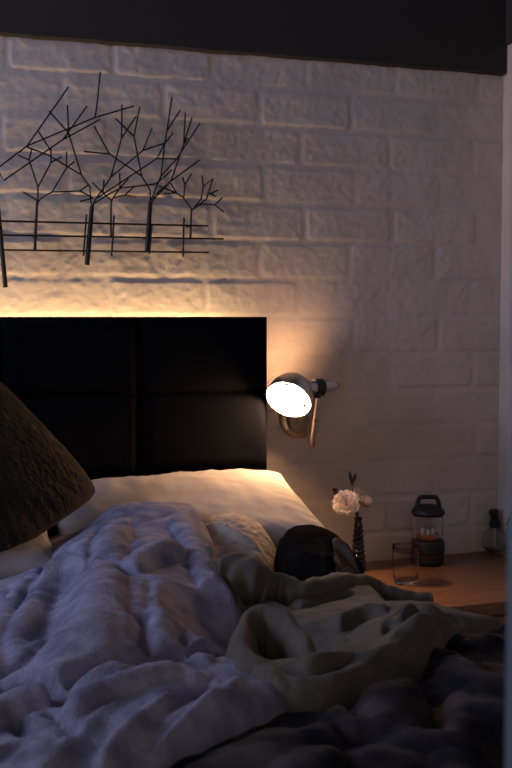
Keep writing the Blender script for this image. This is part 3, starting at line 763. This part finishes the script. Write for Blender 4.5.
# ------------------------------------------------------------------ things on the nightstand
def on_table(px, py): return at_z(px, py, ZN+.0004)
def vase_and_flowers():
    b = on_table(358, 570)
    prof = [(0,0),(.0165,0),(.0185,.003)]
    z = .006; hh = .112
    for k in range(9):
        rr = .0185-.0010*k
        z0 = .004+k*.0115
        prof += [(rr*.80, z0), (rr*.98, z0+.003), (rr*1.02, z0+.0058), (rr*.98, z0+.0086)]
    prof += [(.0085,.1085),(.0082,.116),(.0098,.121),(.0084,.121),(.0070,.117),(.0070,.02),(0,.02)]
    bm = bmesh.new(); lathe(bm, prof, 40)
    o = obj('bud_vase', bm, M['vase'], auto=60); o.location = b; tag(o, 'slim dark ribbed bud vase holding the flowers on the nightstand', 'vase')
    mouth = b+Vector((0,0,.119))
    def petal(bm, c, n, az, op, L, W, cup, ph):
        # one cupped petal rooted at c; axis n; az azimuth; op opening angle from the axis
        q = n.to_track_quat('Z', 'Y').to_matrix()
        nu, nv = 7, 7; V = []
        for j in range(nv):
            v = j/(nv-1)
            row = []
            ang = op*(.35+.65*v); 
            rad = L*math.sin(op*.55)*v**.8*1.0+L*.35*math.sin(PI*v*.5)*.5
            hgt = L*(1-math.cos(PI*.5*v))*0+L*v*math.cos(op*.62*v)
            for i in range(nu):
                u = i/(nu-1)*2-1
                w = W*(math.sin(PI*min(1, v*.86+.07))**.6)
                th = az+u*w/(max(rad, L*.28))
                rr = rad*(1+.10*cup*u*u)+.0012*math.sin(ph+u*4)*v
                row.append(bm.verts.new(c+q @ Vector((rr*math.cos(th), rr*math.sin(th), hgt+.0016*math.sin(ph*2+u*5)*v-.002*u*u*v))))
            V.append(row)
        for j in range(nv-1):
            for i in range(nu-1): bm.faces.new((V[j][i], V[j][i+1], V[j+1][i+1], V[j+1][i]))
    def flower(px, py, Y, n, size, m, label, dense):
        c = at_y(px, py, Y)
        t = thing('flower', label, 'flower', mouth, group=None)
        bm = bmesh.new(); n = Vector(n).normalized(); root = c-n*size*.55
        tube(bm, [p-mouth for p in smooth_path([mouth-Vector((0,0,.05)), mouth, (mouth*.5+root*.5)+Vector((0,0,.004)), root])], .0013, 6); obj('stem', bm, M['stem'], t)
        bm = bmesh.new()
        rings = [(3,.25,.85),(5,.50,.95),(6,.80,1.0),(7,1.10,1.05),(7,1.45,1.05)] if dense else [(3,.35,.7),(5,.85,.95),(6,1.3,1.05)]
        for k, (cnt, op, sc) in enumerate(rings):
            for i in range(cnt):
                petal(bm, root-mouth, n, 2*PI*i/cnt+k*.7+random.uniform(-.15,.15), op*random.uniform(.9,1.1), size*sc*1.05, size*.62, 1, random.random()*6)
        o = obj('bloom', bm, m, t); s = o.modifiers.new('thick', 'SOLIDIFY'); s.thickness = .0006
        bm = bmesh.new(); lathe(bm, [(0,-size*.02),(.004,0),(.0045,.003),(.002,.006),(0,.006)], 10, frame_z(n, root-mouth)); obj('calyx', bm, M['stem'], t)
        return t
    flower(346, 503, b.y-.012, (-.45,-.75,.45), .030, M['petal'], 'full cream rose bloom, larger one in the dark bud vase', True)
    flower(363, 500, b.y+.004, (.50,-.45,.70), .033, M['petal_pink'], 'looser pinkish bloom to the right of the cream rose in the vase', False)
    def sprig(tip, label, buds, bend):
        t = thing('dried_sprig', label, 'sprig', mouth)
        bm = bmesh.new(); tp = at_y(*tip, b.y+.008)
        tube(bm, [p-mouth for p in smooth_path([mouth-Vector((0,0,.04)), mouth+Vector((0,.001,0)), (mouth+tp)/2+Vector(bend), tp])], .0009, 6); obj('stem', bm, M['stem'], t)
        for (x, y, dx, dz, L) in buds:
            bm = bmesh.new(); c = at_y(x, y, b.y+.008)
            lathe(bm, [(0,0),(.0022,L*.15),(.0042,L*.45),(.0036,L*.75),(.0012,L*.95),(0,L)], 12, frame_z((dx, -.1, dz), c-mouth)); obj('bud', bm, M['bud'], t)
    sprig((352.5,488), 'dark dried sprig with two upright buds above the cream rose', [(352.5,487,-.25,1,.040),(352.5,484,.30,1,.026)], (0,.004,0))
    sprig((336,490.5), 'dark dried sprig poking out left of the cream rose', [(338,490,-1,.15,.016),(336,491,-.5,-.7,.010)], (-.004,.006,0))
vase_and_flowers()

def lantern():
    b = on_table(427.5, 563.5)
    t = thing('camping_lantern', 'dark camping lantern with a clear globe and carry handle near the wall', 'lantern', b, (0,0,R(-18)))
    k = 1.0
    bm = bmesh.new(); lathe(bm, [(0,0),(.034,0),(.0365,.002),(.038,.008),(.0375,.020),(.0345,.0212),(.0345,.0240),(.0385,.0252),(.0395,.032),(.039,.050),(.037,.056),(.033,.058),(0,.058)], 56); obj('base', bm, M['rubber'], t, auto=40)
    bm = bmesh.new(); lathe(bm, [(.0346,.0214),(.0380,.0214),(.0380,.0238),(.0346,.0238)], 56); obj('red_band', bm, M['red'], t, auto=40)
    bm = bmesh.new(); lathe(bm, [(.0335,.058),(.0345,.062),(.0345,.112),(.0335,.116),(.0318,.116),(.0328,.112),(.0328,.062),(.0318,.058)], 56); obj('globe', bm, M['glass'], t)
    bm = bmesh.new(); lathe(bm, [(.026,.0585),(.027,.060),(.027,.071),(.0255,.072),(.0240,.071),(.010,.063),(0,.063)], 40); r = obj('reflector', bm, M['copper'], t, auto=50)
    for i in range(3):
        a = 2*PI*i/3+.4
        bm = bmesh.new(); lathe(bm, [(0,.064),(.0045,.064),(.0045,.078),(.003,.082),(0,.083)], 16, Matrix.Translation((.0135*math.cos(a), .0135*math.sin(a), 0))); obj('led_bulb', bm, M['shade_inside'], r)
    bm = bmesh.new(); lathe(bm, [(0,.115),(.035,.115),(.0385,.118),(.0395,.122),(.036,.129),(.028,.135),(.020,.138),(0,.139)], 56); obj('cap', bm, M['rubber'], t, auto=50)
    bm = bmesh.new()
    pts = smooth_path([(-.0265,0,.128),(-.0245,0,.142),(-.0205,0,.153),(-.0165,0,.1565),(-.012,0,.157),(0,0,.1572),(.012,0,.157),(.0165,0,.1565),(.0205,0,.153),(.0245,0,.142),(.0265,0,.128)], 5)
    tube(bm, pts, .0052, 12)
    for v in bm.verts: v.co.y *= 1.5
    obj('handle', bm, M['rubber'], t)
lantern()

def tumbler():
    b = on_table(405.5, 583)
    bm = bmesh.new(); n = 72; h = .083
    def rib(r, z, i): return r*(1+(.022*math.cos(i*2*PI/n*24) if .012 < z < .058 else 0))
    prof = [(0,0,0),(.024,0,0),(.0262,.003,0),(.0268,.012,1),(.0275,.03,1),(.0283,.055,1),(.0288,.066,0),(.0292,.0825,0),(.0289,.0829,0),(.0286,.0825,0),(.0281,.066,0),(.0267,.03,0),(.0257,.012,0),(.023,.009,0),(0,.009,0)]
    rings = []
    for r, z, f in prof:
        if r == 0: rings.append([bm.verts.new((0,0,z))])
        else: rings.append([bm.verts.new(((rib(r, z, i) if f else r)*math.cos(2*PI*i/n), (rib(r, z, i) if f else r)*math.sin(2*PI*i/n), z)) for i in range(n)])
    for a, c in zip(rings, rings[1:]):
        for i in range(n):
            j = (i+1) % n
            if len(a) == 1: bm.faces.new((a[0], c[i], c[j]))
            elif len(c) == 1: bm.faces.new((a[i], a[j], c[0]))
            else: bm.faces.new((a[i], a[j], c[j], c[i]))
    o = obj('drinking_glass', bm, M['bottle_glass']); o.location = b; tag(o, 'empty ribbed drinking glass standing in front of the lantern', 'glass')
tumbler()

def spray_bottle():
    b = on_table(494.5, 551)
    t = thing('spray_bottle', 'small round clear glass bottle with a black spray pump at the end of the nightstand', 'bottle', b, (0,0,R(20)))
    t.scale = (1.12,1.12,1.12)
    bm = bmesh.new()
    lathe(bm, [(0,0),(.014,0),(.018,.001),(.0245,.008),(.0275,.020),(.0262,.032),(.020,.042),(.0125,.047),(.0105,.050),(.0105,.057),(.0092,.057),(.0092,.050),(.011,.046),(.0185,.040),(.0245,.031),(.0257,.020),(.0230,.010),(.016,.004),(0,.0035)], 44); obj('body', bm, M['bottle_glass'], t)
    bm = bmesh.new(); lathe(bm, [(.0,.053),(.0112,.053),(.0118,.055),(.0118,.066),(.0095,.068),(.0075,.069),(0,.069)], 28); c = obj('collar', bm, M['black_plastic'], t, auto=40)
    bm = bmesh.new(); box(bm, -.0075, .0085, -.007, .007, .066, .094, .003); box(bm, -.0135, -.004, -.0045, .0045, .084, .094, .002)
    for v in bm.verts: v.co.x += (.066-v.co.z)*.12; v.co.z += v.co.x*.12
    obj('pump', bm, M['black_plastic'], t, auto=40)
    bm = bmesh.new(); tube(bm, [(.001,.001,.06),(.003,.002,.006)], .0013, 8); obj('dip_tube', bm, M['shade_inside'], t)
    b = on_table(512.5, 551.5); b.x = min(b.x, XR-.03)
spray_bottle()
def dispenser():
    b = on_table(513.5, 553)
    t = thing('pump_bottle', 'tinted bottle with a thin black spout, half hidden by the door frame', 'bottle', b)
    b = Vector(b)
    bm = bmesh.new(); lathe(bm, [(0,0),(.016,0),(.0185,.003),(.0185,.056),(.015,.064),(.008,.068),(.0075,.074),(0,.074)], 36); obj('body', bm, M['tealglass'], t, auto=50)
    bm = bmesh.new(); lathe(bm, [(0,.072),(.009,.072),(.009,.080),(.004,.082),(.004,.092),(0,.092)], 20); c = obj('pump', bm, M['black_plastic'], t, auto=40)
    bm = bmesh.new(); tube(bm, [(.002,0,.090),(-.012,-.002,.089),(-.017,-.003,.080),(-.021,-.003,.070)], .0026, 8); obj('spout', bm, M['black_plastic'], c)
dispenser()

# ------------------------------------------------------------------ light
def area(name, loc, rot, sx, sy, col, e, spread=PI):
    l = bpy.data.lights.new(name, 'AREA'); l.shape = 'RECTANGLE'; l.size = sx; l.size_y = sy; l.color = col; l.energy = e; l.spread = spread
    o = bpy.data.objects.new(name, l); COL.objects.link(o); o.location = loc; o.rotation_euler = rot; return o
# warm strip behind the headboard, shining up the wall
area('headboard_strip_light', (-.80, -.024, .985), (PI, 0, 0), 1.48, .012, (1.0,.64,.28), 5.2)
# warm fill added behind the camera, then dusk sky outside the side window
area('front_fill', ((WX0+WX1)/2, YE-.02, (WZ0+WZ1)/2), (PI/2, 0, 0), WX1-WX0-.1, WZ1-WZ0-.1, (1.0,.85,.76), 9.8)
area('side_window_daylight', (XL+.02, (SY0+SY1)/2, (SZ0+SZ1)/2), (0, -PI/2, 0), SZ1-SZ0-.1, SY1-SY0-.1, (.55,.64,1.0), 23)
w = bpy.data.worlds.new('dusk'); S.world = w; w.use_nodes = True
w.node_tree.nodes['Background'].inputs['Color'].default_value = (.42,.46,.62,1)
w.node_tree.nodes['Background'].inputs['Strength'].default_value = .1

S.view_settings.view_transform = 'Standard'; S.view_settings.look = 'None'
S.view_settings.exposure = 0; S.view_settings.gamma = 1
S.cycles.use_denoising = True
S.cycles.max_bounces = 10
